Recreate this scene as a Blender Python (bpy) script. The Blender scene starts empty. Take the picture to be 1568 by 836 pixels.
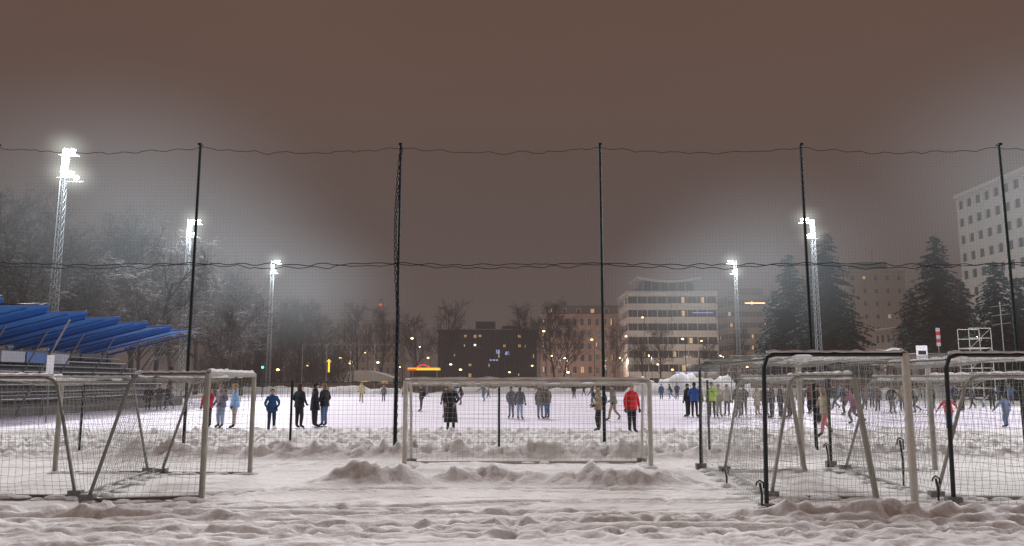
import bpy, math, random
from mathutils import Vector, Matrix, noise
R=random.Random(11)
scene=bpy.context.scene
H=2.1; F=1189.0; T=math.radians(7.9)
def sx(c,Y): return (c-784)/1200.0*Y                      # bearing -> east offset at eye level
def gx(c,Y): return (c-784)/F*(Y*math.cos(T)-H*math.sin(T))# same, on the ground
def hz(r,Y): return H+Y*math.tan(T+math.atan((418-r)/F))   # height from elevation angle
def gy(r): return H/math.tan(math.atan((r-418)/F)-T)       # distance of a ground point

# ---------------------------------------------------------------- materials
def mat(name,col,rough=0.7,var=0.15,scale=4.0,metal=0.0,bump=0.0,bscale=None,emit=None,estr=0.0,snow=0.0,spec=0.3):
    m=bpy.data.materials.new(name); m.use_nodes=True
    nt=m.node_tree; b=nt.nodes['Principled BSDF']
    b.inputs['Roughness'].default_value=rough; b.inputs['Metallic'].default_value=metal
    b.inputs['Specular IOR Level'].default_value=spec
    tc=nt.nodes.new('ShaderNodeTexCoord')
    n=nt.nodes.new('ShaderNodeTexNoise'); n.inputs['Scale'].default_value=scale; n.inputs['Detail'].default_value=4
    nt.links.new(tc.outputs['Object'],n.inputs['Vector'])
    mx=nt.nodes.new('ShaderNodeMix'); mx.data_type='RGBA'
    mx.inputs[6].default_value=(*[c*(1-var) for c in col],1)
    mx.inputs[7].default_value=(*[min(1,c*(1+var)) for c in col],1)
    nt.links.new(n.outputs['Fac'],mx.inputs[0])
    out=mx.outputs[2]
    if snow>0:
        g=nt.nodes.new('ShaderNodeNewGeometry'); sp=nt.nodes.new('ShaderNodeSeparateXYZ')
        nt.links.new(g.outputs['Normal'],sp.inputs[0])
        mr=nt.nodes.new('ShaderNodeMapRange'); mr.inputs[1].default_value=1-snow; mr.inputs[2].default_value=1-snow+0.25
        nt.links.new(sp.outputs['Z'],mr.inputs[0])
        m2=nt.nodes.new('ShaderNodeMix'); m2.data_type='RGBA'
        nt.links.new(mr.outputs[0],m2.inputs[0]); nt.links.new(out,m2.inputs[6])
        m2.inputs[7].default_value=(0.75,0.76,0.8,1); out=m2.outputs[2]
    nt.links.new(out,b.inputs['Base Color'])
    if bump>0:
        nb=nt.nodes.new('ShaderNodeTexNoise'); nb.inputs['Scale'].default_value=bscale or scale*3; nb.inputs['Detail'].default_value=5
        nt.links.new(tc.outputs['Object'],nb.inputs['Vector'])
        bp=nt.nodes.new('ShaderNodeBump'); bp.inputs['Strength'].default_value=bump; bp.inputs['Distance'].default_value=0.05
        nt.links.new(nb.outputs['Fac'],bp.inputs['Height']); nt.links.new(bp.outputs[0],b.inputs['Normal'])
    if emit:
        b.inputs['Emission Color'].default_value=(*emit,1); b.inputs['Emission Strength'].default_value=estr
        try: m.cycles.emission_sampling='NONE'
        except Exception: pass
    return m

M_snow=mat('snow',(0.80,0.785,0.775),0.75,0.10,1.1,bump=0.65,bscale=8)
M_snowcap=mat('snow_cap',(0.8,0.8,0.82),0.8,0.05,3)
M_ice=mat('rink_ice',(0.78,0.73,0.85),0.55,0.16,0.35,bump=0.3,bscale=2.5)
M_white=mat('white_paint',(0.58,0.55,0.49),0.45,0.25,5)
M_worn=mat('worn_paint',(0.34,0.32,0.28),0.5,0.4,4)
M_alu=mat('grey_aluminium',(0.20,0.195,0.185),0.45,0.3,6,metal=0.3)
M_dark=mat('dark_tube',(0.03,0.032,0.035),0.45,0.2,6)
M_green=mat('dark_green_post',(0.010,0.022,0.019),0.5,0.2,6)
M_net=mat('net_cord',(0.40,0.40,0.37),0.8,0.1,6)
M_netd=mat('dark_net_cord',(0.12,0.12,0.12),0.8,0.1,6)
M_fnet=mat('fence_net_cord',(0.06,0.065,0.065),0.8,0.1,6)
M_rope=mat('rope',(0.02,0.02,0.022),0.8,0.1,6)
M_mast=mat('galvanised_mast',(0.42,0.44,0.45),0.5,0.1,6,metal=0.2)
M_lamp=mat('floodlight_glass',(0.9,0.95,0.9),0.3,0.0,1,emit=(0.98,1.0,0.88),estr=10)
M_lampy=mat('floodlight_glass_warm',(0.95,0.95,0.7),0.3,0.0,1,emit=(0.85,1.0,0.25),estr=1.6)
M_bark=mat('bark_frosted',(0.075,0.066,0.06),0.9,0.3,3,snow=0.27)
M_barkd=mat('bark_dark',(0.045,0.040,0.038),0.9,0.3,3)
M_needle=mat('spruce_needles',(0.032,0.072,0.068),0.85,0.5,0.6,snow=0.05)
M_blue=mat('blue_canopy',(0.06,0.27,0.70),0.45,0.2,.6)
M_blued=mat('blue_canopy_rib',(0.015,0.08,0.30),0.5,0.12,1)
M_conc=mat('concrete',(0.20,0.19,0.18),0.85,0.15,1)
M_wood=mat('bench_wood',(0.10,0.09,0.08),0.8,0.2,3,snow=0.3)
M_glass=mat('window_dark',(0.02,0.025,0.03),0.15,0.2,1,spec=0.6)
M_lit=mat('window_lit',(0.6,0.45,0.25),0.5,0.1,1,emit=(1.0,0.58,0.24),estr=0.7)
M_lit2=mat('window_lit_pale',(0.6,0.55,0.5),0.5,0.1,1,emit=(0.95,0.78,0.55),estr=0.5)
M_yel=mat('sign_yellow',(0.8,0.6,0.05),0.5,0,1,emit=(1.0,0.62,0.03),estr=1.4)
M_red=mat('sign_red',(0.6,0.04,0.03),0.5,0,1,emit=(1.0,0.05,0.03),estr=1.5)
M_bluel=mat('sign_blue_white',(0.5,0.5,0.9),0.5,0,1,emit=(0.45,0.55,1.0),estr=0.9)
M_grn=mat('signal_green',(0.1,0.7,0.4),0.5,0,1,emit=(0.1,1.0,0.65),estr=3)
M_orange=mat('street_lamp_glow',(0.9,0.7,0.4),0.5,0,1,emit=(1.0,0.66,0.30),estr=7)

# ---------------------------------------------------------------- mesh builder
class MB:
    def __init__(s): s.v=[]; s.f=[]; s.m=[]
    def quad(s,a,b,c,d,m=0):
        i=len(s.v); s.v+= [tuple(a),tuple(b),tuple(c),tuple(d)]; s.f.append((i,i+1,i+2,i+3)); s.m.append(m)
    def box(s,a,b,m=0):
        x0,y0,z0=a; x1,y1,z1=b; i=len(s.v)
        s.v+=[(x0,y0,z0),(x1,y0,z0),(x1,y1,z0),(x0,y1,z0),(x0,y0,z1),(x1,y0,z1),(x1,y1,z1),(x0,y1,z1)]
        for f in ((0,3,2,1),(4,5,6,7),(0,1,5,4),(1,2,6,5),(2,3,7,6),(3,0,4,7)):
            s.f.append(tuple(i+k for k in f)); s.m.append(m)
    def poly(s,pts,rs,n=6,m=0,cap=True):
        pts=[Vector(p) for p in pts]
        if not hasattr(rs,'__len__'): rs=[rs]*len(pts)
        base=len(s.v); up=None
        for k,p in enumerate(pts):
            if k==0: d=pts[1]-p
            elif k==len(pts)-1: d=p-pts[k-1]
            else: d=pts[k+1]-pts[k-1]
            if d.length<1e-9: d=Vector((0,0,1))
            d.normalize()
            if up is None: up=Vector((0,0,1)) if abs(d.z)<0.9 else Vector((0,1,0))
            a=d.cross(up)
            if a.length<1e-4: a=d.orthogonal()
            a.normalize(); b=d.cross(a); r=rs[k]
            for j in range(n):
                t=2*math.pi*j/n; q=p+a*(math.cos(t)*r)+b*(math.sin(t)*r); s.v.append((q.x,q.y,q.z))
        for k in range(len(pts)-1):
            for j in range(n):
                j2=(j+1)%n; u=base+k*n; w=u+n
                s.f.append((u+j,w+j,w+j2,u+j2)); s.m.append(m)
        if cap and n>3:
            s.f.append(tuple(base+j for j in range(n))); s.m.append(m)
            e=base+(len(pts)-1)*n; s.f.append(tuple(e+j for j in reversed(range(n)))); s.m.append(m)
    def ell(s,c,r,m=0,n=12,k=8,z0=-1.0,fn=None,yback=None):
        c=Vector(c); base=len(s.v)
        for i in range(k+1):
            ph=-math.pi/2+math.pi*i/k
            zz=math.sin(ph)
            if zz<z0: zz=z0
            rr=math.cos(ph) if math.sin(ph)>=z0 else math.sqrt(max(0,1-z0*z0))
            for j in range(n):
                t=2*math.pi*j/n; p=Vector((math.cos(t)*rr*r[0],math.sin(t)*rr*r[1],zz*r[2]))
                if fn: p=fn(p)
                s.v.append(tuple(c+p))
        for i in range(k):
            for j in range(n):
                j2=(j+1)%n; u=base+i*n
                s.f.append((u+j,u+j2,u+n+j2,u+n+j)); s.m.append(m)
    def build(s,name,mats,parent=None,loc=(0,0,0),rot=0,smooth=False,mesh_only=False):
        me=bpy.data.meshes.new(name); me.from_pydata(s.v,[],s.f)
        for m in mats: me.materials.append(m)
        me.polygons.foreach_set('material_index',s.m)
        if smooth: me.polygons.foreach_set('use_smooth',[True]*len(s.f))
        me.update()
        if mesh_only: return me
        return put(name,me,parent,loc,rot)
def put(name,me,parent=None,loc=(0,0,0),rot=0,scale=(1,1,1)):
    o=bpy.data.objects.new(name,me); scene.collection.objects.link(o)
    o.location=loc; o.rotation_euler=(0,0,rot); o.scale=scale
    if parent: o.parent=parent
    return o
def empty(name,loc=(0,0,0),rot=0):
    o=put(name,None,None,loc,rot); o.empty_display_size=0.3; return o

# ---------------------------------------------------------------- ground
mounds=[(-3.3,16.5,.8,.42,.28),(-2.5,16.7,.6,.4,.24),(-1.4,17.0,.55,.35,.18),(-.5,17.2,.6,.35,.26),(.4,16.8,.5,.35,.18),(1.5,16.7,.6,.4,.26),(2.4,16.5,.75,.42,.3),(3.2,16.8,.5,.35,.15),
 (-8.6,12.9,1.3,.3,.15),(-6.4,12.8,1.1,.25,.13),(-4.6,12.5,.7,.25,.07),(4.3,12.7,.6,.3,.12),(5.6,12.5,1.2,.3,.13),(7.6,12.4,1.2,.3,.13),(9.2,12.6,1.,.3,.12),
 (-6.2,22.0,2.0,.45,.28),(-3.8,22.3,.8,.4,.2),(-1.6,22.1,1.4,.45,.26),(.8,21.9,1.2,.4,.28),(3.3,22.2,1.5,.45,.22),(-10,21.8,2,.5,.3),(7.5,22.0,2,.5,.25)]
def sm(a,b,t):
    t=max(0,min(1,(t-a)/(b-a))); return t*t*(3-2*t)
prints=[]
pr=random.Random(4)
for (x0,y0,dx,dy,n) in ((-10,12.2,.52,-.02,40),(-9,11.2,.5,.03,38),(-3,13.6,.55,-.10,20),(4,14.6,.3,-.22,14),(-4.4,15.2,-.25,-.25,10),(2,11.0,.45,.05,22),(-7,13.9,.5,-.05,10),(-5,19.8,.55,-.02,18),(3.7,18,.1,-.5,8),(-8,10.7,.5,.01,34),(-1,12.0,.5,.02,20)):
    for k in range(n):
        prints.append((x0+dx*k+pr.uniform(-.12,.12),y0+dy*k+(.12 if k%2 else -.12)+.35*math.sin(k*.23+x0),pr.uniform(.10,.16),pr.uniform(.08,.13),pr.uniform(.045,.085)))
pg={}
for p in prints: 
    for i in(-1,0,1):
        for j in(-1,0,1): pg.setdefault((int(math.floor(p[0]))+i,int(math.floor(p[1]))+j),[]).append(p)
def gh(x,y):
    if y<5 or y>34 or abs(x)>30: return 0.0
    w=sm(5,8,y)*(1-sm(31,34,y))*(1-sm(26,30,abs(x)))
    z=0.05*noise.noise((x*.35,y*.4,0))
    n2=noise.noise((x*1.6,y*1.8,3.1)); n4=noise.noise((x*4.2,y*4.6,7.7)); n8=noise.noise((x*9,y*9,1.7))
    for (mx,my,ax,ay,h) in mounds:
        d=((x-mx)/ax)**2+((y-my)/ay)**2
        if d<7: z+=h*math.exp(-d)*(1+0.8*n2+.5*n4+.2*n8)
    t=sm(21.4,22.8,y)*(1-sm(30,33,y))
    z+=t*(0.08+0.32*abs(n2)+0.24*n4+.08*n8)
    t=(1-sm(12.4,13.8,y))
    rid=abs(noise.noise((x*.6,y*2.2,12.)))
    z+=t*(0.035*n4*sm(-.2,.25,n2)+.03*n2)-t*.05*(1-sm(0,.06,rid))
    t2=(1-sm(0,.05,abs(noise.noise((x*.35+3,y*.9,21.)))))
    z-=.045*t2
    z+=.012*n4+.006*n8
    for yy,a,ph in ((11.35,.18,0.3),(11.75,.2,1.1),(12.55,.25,2.0),(13.6,.5,.4),(15.2,.6,1.4),(19.9,.5,2.2)):
        d=abs(y-(yy+a*math.sin(x*.33+ph)))
        if d<.5: z-=.06*math.exp(-(d/.07)**2); z+=.03*math.exp(-((d-.18)/.07)**2)
    for (qx,qy,ax,ay,h) in pg.get((math.floor(x),math.floor(y)),()):
        d=((x-qx)/ax)**2+((y-qy)/ay)**2
        if d<6: z-=h*math.exp(-d)*1.2-h*.4*math.exp(-(math.sqrt(d)-1.6)**2*3)
    return z*w
def axis(f0,f1,step):
    a=[]; t=f0
    while t<f1+1e-6: a.append(t); t+=step
    return a
xs=[-900,-400,-200,-110,-70,-50,-40,-34,-30,-27,-24,-22,-20,-18]+axis(-16.5,16.5,.08)+[18,20,22,24,27,30,34,40,50,70,110,200,400,900]
ys=[-300,-80,-20,0,4,6,7,8]+axis(8.6,14,.055)+axis(14.1,19,.09)+axis(19.15,34,.13)+[36,40,50,70,100,130,180,300,600,1200]
gm=MB(); nx=len(xs)
for y in ys:
    for x in xs: gm.v.append((x,y,gh(x,y)))
for j in range(len(ys)-1):
    for i in range(nx-1):
        a=j*nx+i; gm.f.append((a,a+1,a+nx+1,a+nx)); gm.m.append(0)
gm.build('ground',[M_snow],smooth=True)
rb=MB(); rb.quad((-38,33.5,.012),(36,33.5,.012),(36,128,.012),(-38,128,.012)); rb.build('rink_ice',[M_ice])

# ---------------------------------------------------------------- world
w=bpy.data.worlds.new('World'); scene.world=w; w.use_nodes=True
nt=w.node_tree; bg=nt.nodes['Background']
tc=nt.nodes.new('ShaderNodeTexCoord'); sp=nt.nodes.new('ShaderNodeSeparateXYZ'); nt.links.new(tc.outputs['Generated'],sp.inputs[0])
cr=nt.nodes.new('ShaderNodeValToRGB'); e=cr.color_ramp.elements
e[0].position=0.0; e[0].color=(.125,.089,.081,1)
e[1].position=.6; e[1].color=(.120,.066,.047,1)
q=cr.color_ramp.elements.new(.2); q.color=(.110,.073,.062,1)
q=cr.color_ramp.elements.new(.4); q.color=(.129,.072,.052,1)
ns=nt.nodes.new('ShaderNodeTexNoise'); ns.inputs['Scale'].default_value=2.2; ns.inputs['Detail'].default_value=3
nt.links.new(tc.outputs['Generated'],ns.inputs['Vector'])
mr=nt.nodes.new('ShaderNodeMapRange'); mr.inputs[3].default_value=.86; mr.inputs[4].default_value=1.10
nt.links.new(ns.outputs['Fac'],mr.inputs[0])
nt.links.new(sp.outputs['Z'],cr.inputs[0]); nt.links.new(cr.outputs[0],bg.inputs['Color']); nt.links.new(mr.outputs[0],bg.inputs['Strength'])
sl=bpy.data.lights.new('fill_sun','SUN'); sl.energy=2.1; sl.angle=math.radians(30); sl.color=(1,.97,.955)
so=bpy.data.objects.new('fill_sun',sl); scene.collection.objects.link(so)
so.rotation_euler=(math.radians(-50),0,math.radians(10))   # added fill sun from beyond the rink, brightens the snow

def volmat(name,col,strength,absorb=0.0,ball=False,power=3.0,step=1.0):
    m=bpy.data.materials.new(name); m.use_nodes=True; n=m.node_tree
    n.nodes.remove(n.nodes['Principled BSDF']); out=n.nodes['Material Output']
    em=n.nodes.new('ShaderNodeEmission'); em.inputs['Color'].default_value=(*col,1); em.inputs['Strength'].default_value=strength
    try: m.cycles.volume_step_rate=step
    except Exception: pass
    if ball:
        t=n.nodes.new('ShaderNodeTexCoord'); ln=n.nodes.new('ShaderNodeVectorMath'); ln.operation='LENGTH'
        n.links.new(t.outputs['Object'],ln.inputs[0])
        s1=n.nodes.new('ShaderNodeMath'); s1.operation='SUBTRACT'; s1.inputs[0].default_value=1; s1.use_clamp=True
        n.links.new(ln.outputs['Value'],s1.inputs[1])
        p=n.nodes.new('ShaderNodeMath'); p.operation='POWER'; p.inputs[1].default_value=power; n.links.new(s1.outputs[0],p.inputs[0])
        mu=n.nodes.new('ShaderNodeMath'); mu.operation='MULTIPLY'; mu.inputs[1].default_value=strength; n.links.new(p.outputs[0],mu.inputs[0])
        n.links.new(mu.outputs[0],em.inputs['Strength']); n.links.new(em.outputs[0],out.inputs['Volume'])
    else:
        ab=n.nodes.new('ShaderNodeVolumeAbsorption'); ab.inputs['Color'].default_value=(0,0,0,1); ab.inputs['Density'].default_value=absorb
        ad=n.nodes.new('ShaderNodeAddShader'); n.links.new(em.outputs[0],ad.inputs[0]); n.links.new(ab.outputs[0],ad.inputs[1])
        n.links.new(ad.outputs[0],out.inputs['Volume'])
    return m
SG=.0033
fb=MB(); fb.box((-500,36,-2),(500,700,62)); fb.build('night_fog',[volmat('fog',(.126,.096,.089),SG,SG)])  # haze brightness is the box's own emission, nothing scatters
VH=volmat('halo_glow_core',(.95,1.0,.88),.30,ball=True,power=3,step=2)  # lamp halos put in as self-glowing balls, core and wide
VW=volmat('halo_glow_wide',(.72,.86,.95),.015,ball=True,power=1.7,step=2.5)
sph=MB(); sph.ell((0,0,0),(1,1,1),0,24,14); ME_core=sph.build('halo_glow_core',[VH],mesh_only=True); ME_wide=sph.build('halo_glow_wide',[VW],mesh_only=True)

# ---------------------------------------------------------------- floodlight masts
def mast(x,y,h,heads,side,seed,glow=True):
    e=empty('floodlight_mast',(x,y,0))
    b=MB(); w0,w1=.32,.18; n=int(h/.7)
    def c(k,z):
        ww=w0+(w1-w0)*z/h; return ((-1 if k in(0,3) else 1)*ww,(-1 if k<2 else 1)*ww,z)
    for k in range(4): b.poly([c(k,0),c(k,h)],.032,4,0)
    for i in range(n):
        z0=h*i/n; z1=h*(i+1)/n
        for k in range(4):
            b.poly([c(k,z0),c((k+1)%4,z1)],.016,3,0); b.poly([c(k,z1),c((k+1)%4,z1)],.013,3,0)
    b.box((-.9,-.9,-.1),(.9,.9,.25),1)
    for (hzt,off,cnt) in heads:
        b.box((-.6+off,-.06,hzt-.45),(.6+off,.06,hzt-.37),0)
        b.box((off-.8,-.3,hzt-.50),(off+.8,.3,hzt-.46),0)
        for i in range(cnt):
            xx=off+(i-(cnt-1)/2)*.62
            v=[Vector((dx,0,dz)) for dx,dz in ((-.22,-.16),(.22,-.16),(.22,.16),(-.22,.16))]
            nrm=Vector((side*.62,-.45,-.62)).normalized()
            u=Vector((0,0,1)).cross(nrm).normalized(); t=nrm.cross(u)
            cc=Vector((xx,-.05,hzt)); fr=[cc+nrm*.12+u*q.x+t*q.z for q in v]; bk=[cc-nrm*.18+u*q.x*.6+t*q.z*.6 for q in v]
            b.quad(*fr,2)
            for j in range(4): b.quad(fr[j],bk[j],bk[(j+1)%4],fr[(j+1)%4],0)
            b.quad(bk[3],bk[2],bk[1],bk[0],0)
            b.ell(cc+nrm*.1,(.18,.18,.11),2 if i else 3,8,6)
    b.build('lattice_and_heads',[M_mast,M_conc,M_lamp,M_lampy],e)
    zt=heads[0][0]
    if glow:
        for (hzt,off,cnt) in heads:
            put('halo_glow_core',ME_core,e,(off,-.4,hzt),0,(2.9,2.9,2.5))
        put('halo_glow_wide',ME_wide,e,(side*7,-3,zt-5.5),0,(20,16,13))
    L=bpy.data.lights.new('floodlight','SPOT'); L.energy=25000; L.spot_size=math.radians(125); L.spot_blend=.6; L.shadow_soft_size=.8; L.color=(.96,.95,1)
    lo=bpy.data.objects.new('floodlight',L); scene.collection.objects.link(lo); lo.parent=e; lo.location=(side*1.5,-.5,zt-.6)
    d=Vector((-1.0-x,72-y if y>60 else 50-y,-zt)); lo.rotation_euler=d.to_track_quat('-Z','Y').to_euler()
    P=bpy.data.lights.new('floodlight_spill','POINT'); P.energy=3400; P.shadow_soft_size=.8; P.color=(.84,.95,1)
    po=bpy.data.objects.new('floodlight_spill',P); scene.collection.objects.link(po); po.parent=e; po.location=(side*1.2,-1.2,zt-1.2)
mast(-40,67.5,22.6,[(22.6,.3,2),(20.5,.3,2),(20.1,1.1,1)],1,1)
mast(-41,97,22.4,[(22.3,.8,2),(20.6,.4,2)],1,2)
mast(-40.5,130,22.2,[(22.2,.7,2),(20.5,.3,1)],1,3)
mast(38.2,97,22.4,[(22.5,-.9,2),(20.4,-.2,2)],-1,4)
mast(37.8,130,22.2,[(22.2,-.7,2),(20.4,-.3,1)],-1,5)
mast(50,60,22.4,[(22.5,-1.0,2),(20.4,-.2,2)],-1,6)
mast(-42,34,22.4,[(22.5,.8,2),(20.4,.2,2)],1,7,False)
mast(42,26,22.4,[(22.5,-.8,2),(20.4,-.2,2)],-1,8,False)  # unseen mast, added to light the people from the front

# ---------------------------------------------------------------- tall net fence
FY=22.6
fe=empty('ball_stop_fence',(0,FY,0))
tops=[(-16,-48),(307,280),(616,604),(918,926),(1239,1251),(1545,1572)]
px=[]
b=MB(); HT=hz(221,FY)
for t,bt in tops:
    xb=gx(bt,FY); px.append(xb)
    b.poly([(xb,0,-.2),(xb,0,HT*.5),(xb,0,HT)],[.052,.046,.042],8,0)
    b.box((xb-.05,-.09,HT-.04),(xb+.05,.09,HT+.02),0)
px=[px[0]-5.9]+px+[px[-1]+5.9]
for c in (-200,120,443,764,1087,1400): 
    xb=gx(c,FY); b.poly([(xb,.02,-.2),(xb,.02,2.12)],.036,6,0)
b.build('posts',[M_green],fe)
b=MB()
def wob(x,k,a): return a*noise.noise((x*1.7,k,0))+a*.6*noise.noise((x*5,k+9,0))
for i in range(len(px)-1):
    x0,x1=px[i],px[i+1]
    N=60
    for k,(zz,sag,amp,r) in enumerate(((HT-.12,.16,.07,.009),(hz(403,FY),.05,.04,.012),(hz(405,FY),.10,.06,.011))):
        pts=[]
        for j in range(N+1):
            t=j/N; x=x0+(x1-x0)*t; pts.append((x,-.05+.02*math.sin(x*9+k),zz-4*sag*t*(1-t)+wob(x,k*5.3,amp)*(1-abs(2*t-1)**6)+.018*math.sin(x*8+k*2)))
        b.poly(pts,r,4,0)
xb=gx(604,FY)
for k in range(3):
    pts=[(xb+.03+(-.12 if j<40 else .0)*math.sin(math.pi*j/40 if j<40 else 0)+.05*math.sin(j*1.1+k*2.1),-.09+.03*math.cos(j*1.1+k*3),HT-.1-j*(HT-.5)/70) for j in range(71)]
    b.poly(pts,.012,4,0)
b.build('ropes',[M_rope],fe,smooth=True)
b=MB(); X0,X1=px[0],px[-1]
x=X0
while x<X1: b.poly([(x,0.01,.02),(x,0.01,HT-.15)],.0012,3,0); x+=.10
z=.05
while z<HT-.15: b.poly([(X0,0,z),(X1,0,z)],.0012,3,0); z+=.10
x=X0
while x<X1: b.poly([(x,0.03,.02),(x,0.03,2.05)],.0028,3,0); x+=.13
z=.1
while z<2.1: b.poly([(X0,.035,z),(X1,.035,z)],.0028,3,0); z+=.13
b.poly([(X0,.03,2.06),(X1,.03,2.06)],.009,4,0)
b.build('net',[M_fnet],fe)

# ---------------------------------------------------------------- football goals
def net(b,A,B,C,D,sp,sag,out,r,m):
    A,B,C,D=map(Vector,(A,B,C,D)); out=Vector(out)
    nu=max(2,int(max((B-A).length,(C-D).length)/sp)); nv=max(2,int(max((D-A).length,(C-B).length)/sp))
    sd=A.x*1.7+A.y
    def P(u,v):
        p=(A*(1-u)+B*u)*(1-v)+(D*(1-u)+C*u)*v
        s=math.sin(math.pi*u)*math.sin(math.pi*v); ed=min(1,6*min(u,1-u,v,1-v))
        return p+out*(sag*s+.06*ed*noise.noise((u*5,v*5,sd)))+Vector((.07*ed*noise.noise((u*4+sd,v*5,sp)),0,-.05*s+.09*ed*noise.noise((u*5,v*6,2+sd))))
    K=8
    for i in range(nu+1): b.poly([P(i/nu,k/K) for k in range(K+1)],r,3,m)
    for j in range(nv+1): b.poly([P(k/K,j/nv) for k in range(K+1)],r,3,m)
def goal(p1,p2,depth,dtop,dbase,h,front,rear,r=.055,netr=.003,netm=3,snow=True,rect=False,lean=0):
    p1=Vector((p1[0],p1[1],0)); p2=Vector((p2[0],p2[1],0)); d=Vector((depth[0],depth[1],0)).normalized()
    z1=gh(p1.x,p1.y)-.03; z2=gh(p2.x,p2.y)-.03
    b=MB(); up=Vector((0,0,h))+d*lean
    q1=p1+Vector((0,0,z1)); q2=p2+Vector((0,0,z2)); t1=p1+up; t2=p2+up
    b.poly([q1,t1],r,8,front); b.poly([q2,t2],r,8,front); b.poly([t1+Vector((0,0,-.01)),t2+Vector((0,0,-.01))],r,8,front)
    rr=r*.58
    for q,t in ((q1,t1),(q2,t2)):
        bt=t+d*dtop; bb=q+d*dbase
        bb.z=gh(bb.x,bb.y)+.03
        pts=[t+Vector((0,0,-.02)),bt-d*.2+Vector((0,0,-.02)),bt-d*.06+Vector((0,0,-.06)),bt+(bb-bt)*.09,bb]
        b.poly(pts,rr,8,rear)
        if not rect: b.poly([bb,q+Vector((0,0,.05))],rr*1.1,8,rear)
    bt1,bt2=t1+d*dtop,t2+d*dtop; bb1,bb2=q1+d*dbase,q2+d*dbase; bb1.z=gh(bb1.x,bb1.y)+.04; bb2.z=gh(bb2.x,bb2.y)+.04
    if not rect: b.poly([bb1,bb2],rr*1.1,8,rear)
    b.poly([bt1+Vector((0,0,-.1)),bt2+Vector((0,0,-.1))],rr*.5,6,rear)
    net(b,bt1,bt2,bb2,bb1,.13,.16,d,netr,netm)
    net(b,t1,t2,bt2,bt1,.13,-.12,(0,0,1),netr,netm)
    dd=(p1-p2).normalized()
    net(b,t1,bt1,bb1,q1,.13,-.05,dd,netr,netm); net(b,t2,bt2,bb2,q2,.13,-.05,-dd,netr,netm)
    for q in (bb1,bb2):
        b.box((q.x-.12,q.y-.07,q.z-.06),(q.x+.12,q.y+.07,q.z+.1),1)
    for (A,B) in ((bb1,bb2),(q1,bb1),(q2,bb2)):
        for k in range(9):
            c=A.lerp(B,(k+R.random())/9); c.z=gh(c.x,c.y); b.ell(c,(R.uniform(.12,.3),R.uniform(.1,.22),R.uniform(.03,.07)),4,8,5)
    if snow:
        s=Vector((0,0,r*.9)); n=18
        for (A,B,rad) in ((t1,t2,r*.85),(t1,bt1,r*.45),(t2,bt2,r*.45)):
            b.poly([A+(B-A)*(.02+.96*k/n)+s*(rad/r)+Vector((0,0,.012*math.sin(k*2.3))) for k in range(n+1)],[rad*(.5+.6*abs(math.sin(k*1.7+A.x))) for k in range(n+1)],6,4)
        for k in range(26):
            u=R.random(); v=R.random()*.9
            c=t1*(1-u)*(1-v)+t2*u*(1-v)+bt2*u*v+bt1*(1-u)*v+Vector((0,0,-.05))
            b.ell(c,(R.uniform(.05,.2),R.uniform(.1,.4),.03),4,7,4)
    b.build('football_goal',[M_white,M_alu,M_dark,M_net,M_snowcap,M_netd,M_worn],smooth=False)
goal((-5.55,14.3),(-5.99,18.2),(-1,-.05),1.33,1.98,2.24,6,1,netm=3)
goal((-10.0,14.4),(-10.45,18.2),(1,.02),1.6,2.12,2.18,6,1,netm=3)
goal((gx(619,19.1),19.1),(gx(997,19.1),19.1),(0,1),.95,1.35,2.1,0,0,r=.06,netm=3)
goal((6.62,13.15),(6.95,19.0),(-1,0),2.38,2.44,2.56,0,2,netm=3,r=.065,rect=True)
goal((6.5,14.25),(6.85,18.6),(-1,-.03),1.15,1.9,2.2,6,6,netm=3,lean=.3)
goal((9.95,13.5),(10.2,19.2),(-1,0),2.45,2.5,2.56,0,2,netm=3,r=.065,rect=True)
goal((9.7,14.3),(9.95,18.7),(-1,-.03),1.4,2.15,2.2,6,6,netm=3)
b=MB(); b.poly([(gx(1076,19.3),19.3,0),(gx(1076,19.3),19.3,hz(548,19.3))],.02,6,0)
b.poly([(gx(1076,19.3),19.3,hz(548,19.3)),(gx(1190,19.6),19.6,hz(552,19.6))],.018,6,0)
b.box((gx(1076,19.3)-.06,19.25,-.02),(gx(1076,19.3)+.06,19.35,.12),0); b.build('slim_net_frame',[M_alu])
for c,rw,hh in ((1112,745,.34),(1166,782,.45),(1384,752,.95),(1268,722,.6),(1437,776,.45)):
    Y=gy(rw); X=gx(c,Y); b=MB(); g=gh(X,Y)
    b.poly([(X,Y,g-.1),(X+.02,Y,g+hh*.6),(X-.01,Y,g+hh)],[.018,.02,.022],6,0)
    b.poly([(X-.07,Y,g+hh*.9),(X-.06,Y,g+hh),(X-.01,Y,g+hh+.04),(X+.05,Y,g+hh),(X+.05,Y,g+hh*.8)],.016,6,0)
    b.ell((X,Y,g+.02),(.12,.1,.07),1,8,5); b.build('goal_anchor_peg',[M_dark,M_snowcap])

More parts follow.
